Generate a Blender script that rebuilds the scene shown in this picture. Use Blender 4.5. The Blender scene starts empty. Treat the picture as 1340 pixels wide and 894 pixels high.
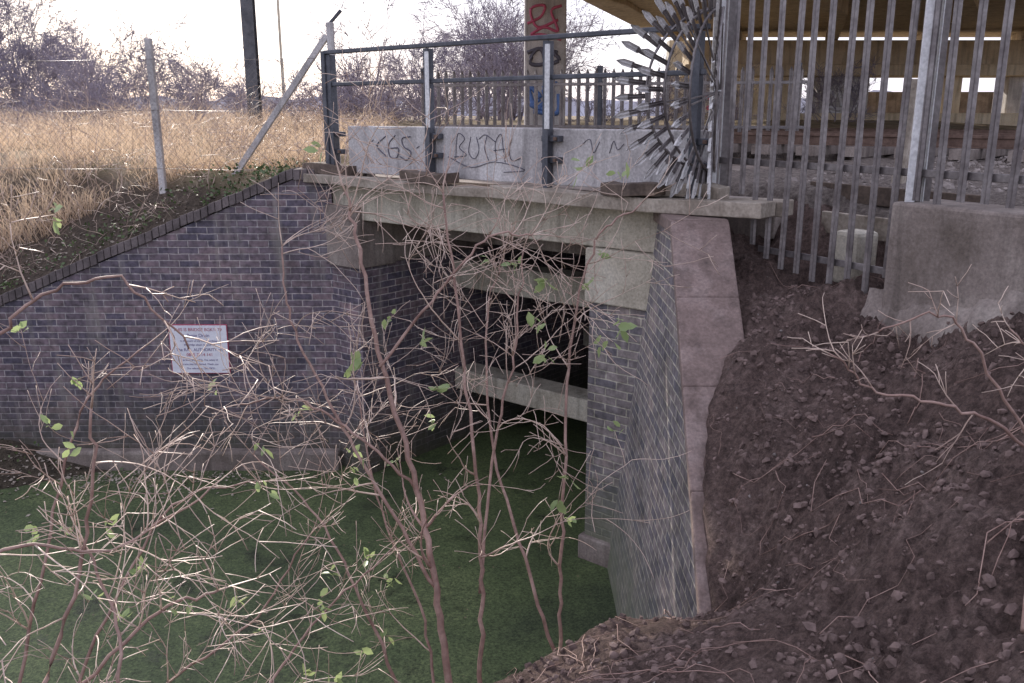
import bpy, math, random, bmesh
import numpy as np
from mathutils import Vector, Matrix, noise
random.seed(7)
R = random.Random(11)
sc = bpy.context.scene
sc.view_settings.view_transform = 'Standard'
sc.view_settings.look = 'None'
sc.view_settings.exposure = 0
COL = sc.collection

# ---------------------------------------------------------------- materials
def newmat(name):
    m = bpy.data.materials.new(name); m.use_nodes = True
    nt = m.node_tree
    b = nt.nodes['Principled BSDF']
    return m, nt, b
def N(nt, t, **kw):
    n = nt.nodes.new(t)
    for k, v in kw.items(): setattr(n, k, v)
    return n
def ramp(nt, fac, stops):
    r = N(nt, 'ShaderNodeValToRGB')
    e = r.color_ramp.elements
    while len(e) < len(stops): e.new(0.5)
    for i, (p, c) in enumerate(stops):
        e[i].position = p; e[i].color = (c[0], c[1], c[2], 1)
    nt.links.new(fac, r.inputs[0])
    return r.outputs[0]
def mixc(nt, fac, a, b, mode='MIX'):
    m = N(nt, 'ShaderNodeMix', data_type='RGBA', blend_type=mode)
    for s, v in ((m.inputs[0], fac), (m.inputs[6], a), (m.inputs[7], b)):
        if hasattr(v, 'is_linked'): nt.links.new(v, s)
        elif isinstance(v, (int, float)): s.default_value = v
        else: s.default_value = (v[0], v[1], v[2], 1)
    return m.outputs[2]
def noise_n(nt, vec, scale, detail=4, rough=0.6):
    n = N(nt, 'ShaderNodeTexNoise'); n.inputs['Scale'].default_value = scale
    n.inputs['Detail'].default_value = detail; n.inputs['Roughness'].default_value = rough
    nt.links.new(vec, n.inputs['Vector']); return n.outputs['Fac']
def bump(nt, b, h, strength=0.5, dist=0.02):
    bp = N(nt, 'ShaderNodeBump'); bp.inputs['Strength'].default_value = strength
    bp.inputs['Distance'].default_value = dist
    nt.links.new(h, bp.inputs['Height']); nt.links.new(bp.outputs[0], b.inputs['Normal'])
def mottled(name, stops, scale=3.0, rough=0.85, bscale=30, bstr=0.4, bdist=0.01, fine=40, metal=0, finemix=0.35):
    m, nt, b = newmat(name)
    co = N(nt, 'ShaderNodeTexCoord').outputs['Object']
    c = ramp(nt, noise_n(nt, co, scale, 3), stops)
    if finemix > 0:
        f = ramp(nt, noise_n(nt, co, fine, 2), [(0.3, (0.35,)*3), (0.7, (1.3,)*3)])
        c = mixc(nt, finemix, c, f, 'MULTIPLY')
    nt.links.new(c, b.inputs['Base Color'])
    b.inputs['Roughness'].default_value = rough
    b.inputs['Metallic'].default_value = metal
    if bstr > 0: bump(nt, b, noise_n(nt, co, bscale, 4, 0.7), bstr, bdist)
    return m

def brick_mat(name, c1, c2, mort, stain, algae=True):
    m, nt, b = newmat(name)
    uv = N(nt, 'ShaderNodeTexCoord').outputs['UV']
    ob = N(nt, 'ShaderNodeTexCoord').outputs['Object']
    wn = N(nt, 'ShaderNodeTexNoise'); wn.inputs['Scale'].default_value = 6
    nt.links.new(uv, wn.inputs['Vector'])
    add = N(nt, 'ShaderNodeVectorMath', operation='MULTIPLY_ADD')
    nt.links.new(wn.outputs['Color'], add.inputs[0]); add.inputs[1].default_value = (0.012, 0.012, 0); nt.links.new(uv, add.inputs[2])
    br = N(nt, 'ShaderNodeTexBrick')
    br.inputs['Color1'].default_value = (*c1, 1); br.inputs['Color2'].default_value = (*c2, 1); br.inputs['Mortar'].default_value = (*mort, 1)
    br.inputs['Scale'].default_value = 1; br.inputs['Brick Width'].default_value = 0.225; br.inputs['Row Height'].default_value = 0.075
    br.inputs['Mortar Size'].default_value = 0.007; br.inputs['Mortar Smooth'].default_value = 0.4; br.inputs['Bias'].default_value = -0.1
    nt.links.new(add.outputs[0], br.inputs['Vector'])
    c = br.outputs['Color']
    c = mixc(nt, 0.9, c, ramp(nt, noise_n(nt, ob, 1.3, 6), [(0.3, (0.5, 0.47, 0.42)), (0.5, (1, 1, 1)), (0.72, (1.6, 1.45, 1.32))]), 'MULTIPLY')
    c = mixc(nt, 0.8, c, ramp(nt, noise_n(nt, ob, 16, 4), [(0.3, (0.4,)*3), (0.7, (1.55,)*3)]), 'MULTIPLY')
    sep = N(nt, 'ShaderNodeSeparateXYZ'); nt.links.new(ob, sep.inputs[0])
    mr = N(nt, 'ShaderNodeMapRange'); mr.inputs[1].default_value = -3.0; mr.inputs[2].default_value = -4.03
    nt.links.new(sep.outputs[2], mr.inputs[0])
    mm = N(nt, 'ShaderNodeMath', operation='MULTIPLY'); nt.links.new(mr.outputs[0], mm.inputs[0]); nt.links.new(noise_n(nt, ob, 3, 4), mm.inputs[1])
    mm2 = N(nt, 'ShaderNodeMath', operation='MULTIPLY'); mm2.use_clamp = True; nt.links.new(mm.outputs[0], mm2.inputs[0]); mm2.inputs[1].default_value = 1.8
    c = mixc(nt, mm2.outputs[0], c, stain)
    mp = N(nt, 'ShaderNodeMapping'); mp.inputs['Scale'].default_value = (4, 4, 0.35); nt.links.new(ob, mp.inputs[0])
    st = ramp(nt, noise_n(nt, mp.outputs[0], 1.5, 4), [(0.55, (0, 0, 0)), (0.72, (0.55,)*3)])
    c = mixc(nt, st, c, (0.33, 0.30, 0.27))
    nt.links.new(c, b.inputs['Base Color']); b.inputs['Roughness'].default_value = 0.75
    inv = N(nt, 'ShaderNodeMath', operation='SUBTRACT'); inv.inputs[0].default_value = 1.0
    nt.links.new(br.outputs['Fac'], inv.inputs[1])
    ad = N(nt, 'ShaderNodeMath', operation='MULTIPLY_ADD'); ad.inputs[1].default_value = 0.35
    nt.links.new(noise_n(nt, ob, 45, 3), ad.inputs[0]); nt.links.new(inv.outputs[0], ad.inputs[2])
    bump(nt, b, ad.outputs[0], 0.8, 0.01)
    return m

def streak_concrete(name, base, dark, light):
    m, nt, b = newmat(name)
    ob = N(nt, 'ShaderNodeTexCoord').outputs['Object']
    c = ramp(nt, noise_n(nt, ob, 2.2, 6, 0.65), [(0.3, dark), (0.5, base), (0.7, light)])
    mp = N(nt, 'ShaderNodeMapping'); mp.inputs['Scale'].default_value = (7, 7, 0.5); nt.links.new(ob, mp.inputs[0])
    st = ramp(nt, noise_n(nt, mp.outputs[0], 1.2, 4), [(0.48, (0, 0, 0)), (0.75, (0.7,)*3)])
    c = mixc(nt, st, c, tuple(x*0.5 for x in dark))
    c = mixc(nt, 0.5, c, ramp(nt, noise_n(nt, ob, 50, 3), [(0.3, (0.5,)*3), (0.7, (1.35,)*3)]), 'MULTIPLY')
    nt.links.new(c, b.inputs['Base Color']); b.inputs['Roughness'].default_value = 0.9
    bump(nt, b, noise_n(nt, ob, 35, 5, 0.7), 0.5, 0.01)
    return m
def add_transl(m, col, fac):
    nt = m.node_tree; b = nt.nodes['Principled BSDF']
    tr = N(nt, 'ShaderNodeBsdfTranslucent'); tr.inputs[0].default_value = (*col, 1)
    mx = N(nt, 'ShaderNodeMixShader'); mx.inputs[0].default_value = fac
    nt.links.new(b.outputs[0], mx.inputs[1]); nt.links.new(tr.outputs[0], mx.inputs[2])
    nt.links.new(mx.outputs[0], nt.nodes['Material Output'].inputs[0])

M = {}
M['brick'] = brick_mat('blue_brick', (0.18, 0.135, 0.155), (0.075, 0.070, 0.105), (0.36, 0.33, 0.34), (0.085, 0.085, 0.055))
M['brick_r'] = brick_mat('weathered_brick', (0.25, 0.215, 0.21), (0.115, 0.11, 0.135), (0.46, 0.43, 0.36), (0.17, 0.185, 0.12))
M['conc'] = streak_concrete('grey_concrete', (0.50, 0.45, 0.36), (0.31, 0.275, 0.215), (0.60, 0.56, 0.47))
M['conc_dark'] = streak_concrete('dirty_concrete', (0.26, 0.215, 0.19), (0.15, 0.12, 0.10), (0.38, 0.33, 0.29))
M['conc_lit'] = streak_concrete('panel_concrete', (0.52, 0.49, 0.48), (0.34, 0.32, 0.315), (0.62, 0.6, 0.59))  # paler grey mix for panels, posts, column and piers
M['conc_tan_lit'] = streak_concrete('tan_concrete_lit', (0.68, 0.56, 0.40), (0.52, 0.42, 0.29), (0.76, 0.66, 0.51))  # sunlit bounce under the overpass is put into this bright tan
M['coping'] = streak_concrete('brown_coping', (0.24, 0.175, 0.155), (0.15, 0.11, 0.095), (0.36, 0.285, 0.26))
M['wood'] = mottled('weathered_timber', [(0.3, (0.22, 0.18, 0.14)), (0.7, (0.47, 0.41, 0.34))], 5, 0.85, 60, 0.6, 0.006)
M['wood_dark'] = mottled('dark_timber', [(0.3, (0.07, 0.05, 0.04)), (0.7, (0.18, 0.135, 0.105))], 5, 0.85, 60, 0.6, 0.006)
M['steel_dark'] = mottled('painted_steel', [(0.3, (0.06, 0.065, 0.08)), (0.7, (0.13, 0.135, 0.155))], 6, 0.5, 60, 0.15, 0.002, metal=0.3)
M['galv'] = mottled('galvanised_steel', [(0.3, (0.15, 0.13, 0.13)), (0.7, (0.30, 0.275, 0.27))], 5, 0.38, 80, 0.1, 0.002, metal=0.5)
M['galv_white'] = mottled('galvanised_sunlit', [(0.3, (0.66, 0.66, 0.66)), (0.7, (0.8, 0.8, 0.8))], 5, 0.5, 80, 0.1, 0.002, metal=0.0)  # brighter copy of galv, sunlight on the posts put into the colour
M['rust'] = mottled('rusty_rail', [(0.3, (0.10, 0.06, 0.045)), (0.7, (0.2, 0.13, 0.10))], 8, 0.7, 60, 0.2, 0.003, metal=0.3)
M['twig'] = mottled('twig_bark', [(0.3, (0.38, 0.26, 0.21)), (0.7, (0.74, 0.59, 0.48))], 2.5, 0.45, 90, 0, 0.002, finemix=0)
M['stem'] = mottled('stem_bark', [(0.3, (0.22, 0.125, 0.10)), (0.7, (0.44, 0.30, 0.25))], 8, 0.6, 90, 0.4, 0.003)
M['farbark_hazed'] = mottled('distant_bark_hazed', [(0.3, (0.20, 0.18, 0.24)), (0.7, (0.33, 0.285, 0.32))], 0.5, 0.9, 5, 0, 0.01, finemix=0)  # bluish haze of distance is mixed into this bark colour
M['straw'] = mottled('dry_grass', [(0.3, (0.48, 0.36, 0.25)), (0.7, (0.82, 0.68, 0.52))], 2.0, 0.8, 30, 0, 0.002, finemix=0)
add_transl(M['straw'], (0.8, 0.62, 0.45), 0.45)
M['clod'] = mottled('soil_clod', [(0.3, (0.10, 0.068, 0.06)), (0.7, (0.24, 0.17, 0.15))], 6, 0.95, 50, 0.5, 0.01)
M['stone'] = mottled('ballast_stone', [(0.3, (0.15, 0.125, 0.115)), (0.7, (0.38, 0.33, 0.30))], 7, 0.9, 50, 0, 0.01)
M['ivy'] = mottled('ivy_leaf', [(0.3, (0.06, 0.10, 0.035)), (0.7, (0.14, 0.19, 0.07))], 3, 0.5, 30, 0, 0.002)
def flat(name, c, rough=0.6, var=0.15):
    return mottled(name, [(0.3, tuple(x*(1-var) for x in c)), (0.7, c)], 8, rough, 50, 0.1, 0.002, finemix=0.1)
M['white'] = mottled('sign_white', [(0.35, (0.76, 0.76, 0.84)), (0.6, (0.88, 0.88, 0.94))], 7, 0.45, 40, 0.05, 0.001, finemix=0.08)
M['red'] = flat('sign_red', (0.5, 0.10, 0.16))
M['ink'] = flat('sign_ink', (0.17, 0.13, 0.30))
M['gpaint'] = flat('graffiti_black', (0.12, 0.115, 0.15))
M['gpink'] = flat('graffiti_pink', (0.6, 0.12, 0.22))
M['gblue'] = flat('graffiti_blue', (0.12, 0.22, 0.5))
M['gwhite'] = flat('graffiti_white', (0.75, 0.73, 0.77))
M['plastic'] = mottled('bleached_plastic', [(0.3, (0.4, 0.4, 0.52)), (0.7, (0.68, 0.68, 0.75))], 9, 0.4, 30, 0.2, 0.003)

def leaf_mat():
    m, nt, b = newmat('green_leaf')
    co = N(nt, 'ShaderNodeTexCoord').outputs['Object']
    c = ramp(nt, noise_n(nt, co, 5, 2), [(0.3, (0.14, 0.23, 0.08)), (0.7, (0.36, 0.45, 0.2))])
    nt.links.new(c, b.inputs['Base Color']); b.inputs['Roughness'].default_value = 0.4
    add_transl(m, (0.5, 0.6, 0.28), 0.4)
    return m
M['leaf'] = leaf_mat()

def water_mat():
    m, nt, b = newmat('duckweed_water')
    co = N(nt, 'ShaderNodeTexCoord').outputs['Object']
    c = ramp(nt, noise_n(nt, co, 0.7, 6, 0.65), [(0.32, (0.05, 0.068, 0.034)), (0.5, (0.082, 0.112, 0.048)), (0.68, (0.12, 0.152, 0.066))])
    c = mixc(nt, 0.9, c, ramp(nt, noise_n(nt, co, 48, 4, 0.8), [(0.35, (0.25,)*3), (0.5, (1,)*3), (0.66, (2.0, 1.9, 1.8))]), 'MULTIPLY')
    v = N(nt, 'ShaderNodeTexVoronoi'); v.inputs['Scale'].default_value = 7; nt.links.new(co, v.inputs['Vector'])
    sp = ramp(nt, v.outputs['Distance'], [(0.05, (1,)*3), (0.08, (0,)*3)])
    c = mixc(nt, sp, c, (0.22, 0.17, 0.11))
    n2 = noise_n(nt, co, 1.1, 9, 0.78)
    op = ramp(nt, n2, [(0.54, (0,)*3), (0.62, (0.75,)*3)])
    c = mixc(nt, op, c, (0.032, 0.036, 0.026))
    nt.links.new(c, b.inputs['Base Color'])
    rr = ramp(nt, n2, [(0.54, (0.6,)*3), (0.62, (0.2,)*3)]); nt.links.new(rr, b.inputs['Roughness'])
    b.inputs['Specular IOR Level'].default_value = 0.35
    bump(nt, b, noise_n(nt, co, 90, 4, 0.8), 0.3, 0.006)
    return m
M['water'] = water_mat()

def ground_mat():
    m, nt, b = newmat('ground_soil_grass')
    co = N(nt, 'ShaderNodeTexCoord').outputs['Object']
    at = N(nt, 'ShaderNodeAttribute'); at.attribute_name = 'zone'
    sep = N(nt, 'ShaderNodeSeparateColor'); nt.links.new(at.outputs['Color'], sep.inputs[0])
    soil = ramp(nt, noise_n(nt, co, 1.6, 6, 0.7), [(0.28, (0.09, 0.062, 0.054)), (0.5, (0.155, 0.108, 0.094)), (0.72, (0.25, 0.185, 0.162))])
    soil = mixc(nt, 0.95, soil, ramp(nt, noise_n(nt, co, 24, 8, 0.85), [(0.34, (0.3,)*3), (0.5, (1,)*3), (0.66, (2.0,)*3)]), 'MULTIPLY')
    grass = ramp(nt, noise_n(nt, co, 1.2, 6, 0.7), [(0.3, (0.17, 0.15, 0.08)), (0.5, (0.34, 0.27, 0.18)), (0.7, (0.55, 0.45, 0.33))])
    bal = ramp(nt, noise_n(nt, co, 22, 5, 0.8), [(0.3, (0.07, 0.056, 0.052)), (0.5, (0.22, 0.185, 0.165)), (0.7, (0.4, 0.35, 0.31))])
    lit = ramp(nt, noise_n(nt, co, 12, 6, 0.8), [(0.3, (0.04, 0.034, 0.027)), (0.55, (0.11, 0.09, 0.065)), (0.75, (0.25, 0.2, 0.15))])
    c = mixc(nt, sep.outputs[0], lit, soil); c = mixc(nt, sep.outputs[1], c, grass); c = mixc(nt, sep.outputs[2], c, bal)
    nt.links.new(c, b.inputs['Base Color']); b.inputs['Roughness'].default_value = 0.95
    b.inputs['Specular IOR Level'].default_value = 0.2
    bump(nt, b, noise_n(nt, co, 24, 8, 0.8), 1.0, 0.05)
    return m
M['ground'] = ground_mat()

# ---------------------------------------------------------------- helpers
def mk(name, verts, faces, mat, parent=None, uvs=None, smooth=False):
    me = bpy.data.meshes.new(name); me.from_pydata([tuple(v) for v in verts], [], faces)
    if mat: me.materials.append(mat)
    if uvs:
        l = me.uv_layers.new(name='UVMap'); flatuv = [c for f in uvs for p in f for c in p]
        l.data.foreach_set('uv', flatuv)
    if smooth: me.polygons.foreach_set('use_smooth', [True]*len(me.polygons))
    me.update()
    o = bpy.data.objects.new(name, me); COL.objects.link(o)
    if parent: o.parent = parent
    return o
def empty(name):
    e = bpy.data.objects.new(name, None); COL.objects.link(e); e.empty_display_size = 0.2; return e
def bev(o, w, seg=2):
    m = o.modifiers.new('bevel', 'BEVEL'); m.width = w; m.segments = seg; m.limit_method = 'ANGLE'
    return o
D = Vector((0.766, -0.643, 0)); NN = Vector((0.643, 0.766, 0)); P0 = Vector((0.87, 7.4, 0)); UP = Vector((0, 0, 1))
def B(s, w, z): return P0 + D*s + NN*w + UP*z
def SW(x, y):
    v = Vector((x-P0.x, y-P0.y, 0)); return v.dot(D), v.dot(NN)
def hexa(name, c, mat, parent=None, bw=0.0, uvo=(0, 0)):
    F = [(3,2,1,0),(4,5,6,7),(0,1,5,4),(1,2,6,5),(2,3,7,6),(3,0,4,7)]
    uvs = []
    for f in F:
        p = [Vector(c[i]) for i in f]
        nrm = (p[1]-p[0]).cross(p[2]-p[0]); nrm = nrm.normalized() if nrm.length > 1e-9 else UP
        if abs(nrm.z) > 0.8: uvs.append([(q.dot(D)+uvo[0], q.dot(NN)) for q in p])
        else:
            h = UP.cross(nrm).normalized(); 
            if h.dot(D) < 0 and abs(h.dot(D)) > 0.3: h = -h
            uvs.append([(q.dot(h)+uvo[0], q.z+uvo[1]) for q in p])
    o = mk(name, c, F, mat, parent, uvs)
    if bw: bev(o, bw)
    return o
def bbox(name, s0, s1, w0, w1, z0, z1, mat, parent=None, bw=0.008):
    c = [B(s0,w0,z0),B(s1,w0,z0),B(s1,w1,z0),B(s0,w1,z0),B(s0,w0,z1),B(s1,w0,z1),B(s1,w1,z1),B(s0,w1,z1)]
    return hexa(name, c, mat, parent, bw)
def abox(name, x0, x1, y0, y1, z0, z1, mat, parent=None, bw=0.008):
    c = [(x0,y0,z0),(x1,y0,z0),(x1,y1,z0),(x0,y1,z0),(x0,y0,z1),(x1,y0,z1),(x1,y1,z1),(x0,y1,z1)]
    return hexa(name, c, mat, parent, bw)
def beam(name, p, q, wd, ht, mat, parent=None, bw=0.004):
    p = Vector(p); q = Vector(q); d = (q-p).normalized()
    sd = d.cross(UP); sd = sd.normalized() if sd.length > 0.01 else Vector((1,0,0))
    u = sd.cross(d); a = sd*wd/2; b = u*ht/2
    c = [p-a-b, q-a-b, q+a-b, p+a-b, p-a+b, q-a+b, q+a+b, p+a+b]
    return hexa(name, c, mat, parent, bw)

class Tubes:
    def __init__(s): s.v = []; s.f = []
    def add(s, pts, rad, sides=5):
        n = len(pts); base = len(s.v)
        for i in range(n):
            t = (pts[min(i+1, n-1)] - pts[max(i-1, 0)])
            t = t.normalized() if t.length > 1e-9 else UP
            a = t.cross(Vector((0.31, 0.17, 0.93)))
            if a.length < 0.05: a = t.cross(Vector((1, 0, 0)))
            a.normalize(); b = t.cross(a)
            for k in range(sides):
                an = 2*math.pi*k/sides
                s.v.append(pts[i] + (a*math.cos(an)+b*math.sin(an))*rad[i])
        for i in range(n-1):
            for k in range(sides):
                k2 = (k+1) % sides; o = base+i*sides
                s.f.append((o+k, o+k2, o+sides+k2, o+sides+k))
        s.f.append(tuple(base+k for k in range(sides))[::-1]); s.f.append(tuple(base+(n-1)*sides+k for k in range(sides)))
    def obj(s, name, mat, parent=None): return mk(name, s.v, s.f, mat, parent, smooth=True)

def rv(r, s=1.0): return Vector((r.gauss(0, s), r.gauss(0, s), r.gauss(0, s)))
def grow(tb, p, d, L, r, lvl, rng, curv=0.16, up=0.03, seg=0.06, minr=0.002, nch=(2, 5), ends=None, tb2=None, fr=(0.4, 0.75), spread=1.0, bendk=0.35):
    n = max(3, int(L/seg)); pts = [p.copy()]; rad = [r]; dirs = [d.copy()]
    bend = rv(rng, curv*bendk)
    for i in range(n):
        d = (d + rv(rng, curv) + bend + UP*up).normalized()
        p = p + d*(L/n); pts.append(p.copy()); dirs.append(d.copy())
        rad.append(max(minr*0.7, r*(1-0.8*(i+1)/n)))
    t = tb2 if (tb2 is not None and r < 0.0075) else tb
    t.add(pts, rad, 6 if r > 0.012 else (4 if r > 0.004 else 3))
    if ends is not None and lvl <= 1: ends.append((pts[-1], dirs[-1]))
    if lvl > 0:
        for c in range(rng.randint(*nch)):
            i = rng.randint(max(1, n//5), n)
            cd = dirs[i]; ax = cd.cross(rv(rng)).normalized()
            cd = (Matrix.Rotation(rng.uniform(0.5, 1.2)*spread, 3, ax) @ cd).normalized()
            grow(tb, pts[i], cd, L*rng.uniform(*fr), max(minr, rad[i]*0.68), lvl-1, rng, curv, up, seg, minr, nch, ends, tb2, fr, spread, bendk)
def spline(cp, n=8):
    out = []; c = [Vector(x) for x in cp]; c = [2*c[0]-c[1]] + c + [2*c[-1]-c[-2]]
    for i in range(1, len(c)-2):
        for k in range(n):
            t = k/n; a, b, e, f = c[i-1], c[i], c[i+1], c[i+2]
            out.append(0.5*((2*b)+(e-a)*t+(2*a-5*b+4*e-f)*t*t+(3*b-a-3*e+f)*t**3))
    out.append(c[-2]); return out
def stem(tb, tb2, cp, r0, r1, rng, nb, L, lvl, ends, wob=0.006, lo=0.15, **kw):
    pts = spline(cp, 8); pts = [p + rv(rng, wob) for p in pts]; n = len(pts)
    rad = [r0 + (r1-r0)*i/(n-1) for i in range(n)]
    tb.add(pts, rad, 7)
    for b in range(nb):
        i = rng.randint(int(n*lo), n-1); d = (pts[min(i+1, n-1)]-pts[max(i-1,0)]).normalized()
        ax = d.cross(rv(rng)).normalized(); d = Matrix.Rotation(rng.uniform(0.5, 1.4), 3, ax) @ d
        grow(tb, pts[i], d, L*rng.uniform(0.45, 1.1), max(0.0035, rad[i]*0.6), lvl, rng, ends=ends, tb2=tb2, **kw)
    grow(tb, pts[-1], (pts[-1]-pts[-3]).normalized(), L*0.5, r1, 1, rng, ends=ends, tb2=tb2, **kw)
def leaves(name, ends, prob, size, rng, parent, mat, per=(2, 5)):
    v = []; f = []
    for p, d in ends:
        if rng.random() > prob: continue
        for k in range(rng.randint(*per)):
            a = (rv(rng) + UP*-0.2 + d*0.8).normalized(); s = size*rng.uniform(0.6, 1.25)
            b = a.cross(rv(rng)).normalized(); nn = a.cross(b); q = p + rv(rng, 0.015)
            o = len(v)
            v += [q, q+a*s*0.3+b*s*0.22+nn*s*0.05, q+a*s*0.65+b*s*0.24+nn*s*0.05, q+a*s-nn*s*0.05, q+a*s*0.65-b*s*0.24+nn*s*0.05, q+a*s*0.3-b*s*0.22+nn*s*0.05, q+a*s*0.5]
            f += [(o,o+1,o+6),(o+1,o+2,o+6),(o+2,o+3,o+6),(o+3,o+4,o+6),(o+4,o+5,o+6),(o+5,o,o+6)]
    return mk(name, v, f, mat, parent, smooth=True)

# ---------------------------------------------------------------- terrain
ZW = -4.03
cps = [(0,0,-1.65),(0,2,-2.0),(.38,2.95,-2.12),(1.0,2.5,-1.85),(1.39,2.1,-1.58),(1.3,0,-1.45),(-1.5,0,-1.9),
 (-.1,3.4,-2.42),(.48,3.7,-2.31),(1.1,4.1,-2.42),(-.8,2.6,-2.3),(-2,1.8,-2.3),
 (1.36,4.4,-1.9),(1.6,4.0,-1.75),(2.0,3.3,-1.33),(2.9,4.8,-.98),(2.35,5.6,-1.25),(1.95,6.4,-1.2),(1.78,6.9,-1.05),(1.68,5.68,-1.32),
 (1.36,4.9,-1.70),(3.5,3,-.85),(4,1,-1.0),(5,4,-.65),(2.0,4.7,-1.5),(1.55,5.2,-1.52)]
A = np.array(cps); n_ = len(A)
def phi(r): return np.where(r > 1e-9, r*r*np.log(np.maximum(r, 1e-9)), 0)
Km = phi(np.hypot(A[:,None,0]-A[None,:,0], A[:,None,1]-A[None,:,1])) + np.eye(n_)*0.02
Pm = np.c_[np.ones(n_), A[:, :2]]
Sx = np.block([[Km, Pm], [Pm.T, np.zeros((3, 3))]])
wts = np.linalg.solve(Sx, np.r_[A[:, 2], 0, 0, 0])
def rbf(x, y):
    x = min(max(x, -3), 5); y = min(max(y, -0.5), 7.0)
    r = np.hypot(A[:,0]-x, A[:,1]-y)
    return float(phi(r) @ wts[:n_] + wts[n_] + wts[n_+1]*x + wts[n_+2]*y)
def lin(x, xs, ys): return float(np.interp(x, xs, ys))
def sstep(a, b, x):
    t = min(max((x-a)/(b-a), 0), 1); return t*t*(3-2*t)
def wallX(y, z): return 0.876 + 0.0968*(z+4)
def copZ(y): return lin(y, [4.0, 4.17, 6.43, 7.5], [-2.61, -2.48, -.74, -.74])
FY = 9.82
def leftCop(x): return lin(x, [-7.5, -2.4, -2.0], [-2.69, -.57, -.57])
FS = Vector((1.6, 7.15, 0)); FD = Vector((.474, -.88, 0)).normalized(); FN = Vector((.88, .474, 0)).normalized()
COVY = [4.1, 4.7, 5.1, 5.4, 5.75]; COVW = [.005, .025, .10, .22, .42]
def H(x, y):
    s, w = SW(x, y)
    if -3.45 < s < -.12 and -0.15 < w < 7: return -4.7, (0, 0, 0)
    q = (Vector((x, y, 0))-FS); fp = q.dot(FN); fq = q.dot(FD)
    wx = wallX(y, copZ(y))
    n1 = noise.fractal(Vector((x*1.3, y*1.3, 0)), 0.8, 2.0, 4)
    right = (x > wx-.01) if y > 4.08 else (x > 1.1)
    if w < 0.3 and not right and y < FY+0.17:
        yc = lin(x, [-8, -2, -.8, -.1, .48, 1.1], [1.2, 1.8, 2.6, 3.4, 3.7, 4.1])
        z = rbf(x, y if y < 4.3 else 4.3)
        over = max(0, y-yc)
        z = min(z, rbf(x, min(y, yc))) - over*1.25 + n1*0.06
        z = max(z, -4.7)
        md = 0.9*math.exp(-((x+6.6)**2/2.6+(y-9.7)**2/1.2)) + 0.35*math.exp(-((x+4.6)**2/1.2+(y-9.8)**2/.25))
        lb = -4.55 + md + n1*0.05
        if x < -6.5: lb += (-6.5-x)*0.7
        z = max(z, min(lb, -1.0))
        sl = 1 if y < yc+1.8 and x > -3 else 0
        if sl: z += noise.fractal(Vector((x*6, y*6, 3)), 0.7, 2.1, 4)*0.035 + 0.03*max(0, noise.noise(Vector((x*16, y*16, 7))))
        return z, (sl, 0, 0)
    if y >= FY+0.17 and s < -3.3 or x < -6.5 and y > FY:
        c = leftCop(x)-0.04
        pl = -.66 + .035*(y-10.8) if y < 24 else -.2
        z = c + max(0, (y-(FY+.3)))*0.72
        if z < pl: gz = sstep(pl-0.25, pl, z)
        else: z = pl; gz = 1
        return z + n1*0.07, (0.25*(1-gz), gz*(1 if w < 9 or x < -3 else .7), 0)
    z = rbf(x, y) if y > -1 else rbf(x, -.5)
    beh = sstep(0.05, 1.1, fp) if fq > -0.3 else sstep(-.2, .3, w)
    if w > 0.5: beh = max(beh, sstep(0.5, 0.8, w))
    far = sstep(3.2, 5.5, x)
    z = z*(1-max(beh, far)) + (-.56)*max(beh, far)
    if beh > .5 or far > .8: zo = (0, 0, 1)
    else: zo = (1, 0, 0)
    if w > 13: zo = (0.3, 0.7, 0)
    d = n1*0.08*zo[0] + noise.fractal(Vector((x*6, y*6, 3)), 0.65, 2.1, 5)*0.045*(zo[0]+.5)
    if zo[0] > .5:
        d += 0.045*max(0, noise.noise(Vector((x*14, y*14, 7)))) + 0.03*noise.noise(Vector((x*28, y*28, 2)))
        d += 0.12*(noise.noise(Vector((x*2.3+5, y*2.3, 1)))) * sstep(1.3, 1.8, x)
    if 4.05 < y < 7.2 and x > wx-.02:
        wv = lin(y, COVY, COVW) + .02*noise.noise(Vector((y*5, 0, 3)))
        e = x-wx-wv
        cz = copZ(y)
        if e < 0: return min(cz-.14, z), zo
        fy = 1-sstep(5.0, 5.6, y)
        if e < .6 and fy > 0:
            k = (1-sstep(.12, .6, e))*fy
            zc = cz + .04 + min(.07, e*1.0)
            z = max(z, zc*k + z*(1-k)); d = max(d, -.02)*(sstep(0, .15, e)*.8+.2)
    return z + d, zo
def axis(parts):
    out = []
    for a, b, st in parts: out += list(np.arange(a, b, st))
    return out
xs = [-1500,-700,-300,-120,-60,-35,-22,-16,-12]+axis([(-10,-3.2,.12),(-3.2,-.9,.07),(-.9,.9,.036),(.9,3.4,.025),(3.4,9,.2)])+[10,12,16,22,35,60,120,300,700,1500]
ys = [-1500,-600,-200,-60,-20,-8,-4,-2,-1]+axis([(-.5,1.6,.1),(1.6,7.4,.028),(7.4,12,.08),(12,20,.3)])+[21,24,28,34,42,55,80,150,400,900,1500]
gv = []; gc = []; nx = len(xs)
for y in ys:
    for x in xs:
        z, c = H(x, y); gv.append((x, y, z)); gc.append(c)
gf = [(j*nx+i, j*nx+i+1, (j+1)*nx+i+1, (j+1)*nx+i) for j in range(len(ys)-1) for i in range(nx-1)]
g = mk('ground', gv, gf, M['ground'], smooth=True)
ca = g.data.color_attributes.new('zone', 'FLOAT_COLOR', 'POINT')
ca.data.foreach_set('color', [c for z in gc for c in (z[0], z[1], z[2], 1)])

mk('water', [(-14,1.5,ZW),(1.3,1.5,ZW),(1.3,7.4,ZW),(6.0,14.0,ZW),(2.2,15.5,ZW),(-2.2,FY+.15,ZW),(-14,FY+.15,ZW)], [tuple(range(7))], M['water'])

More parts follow.
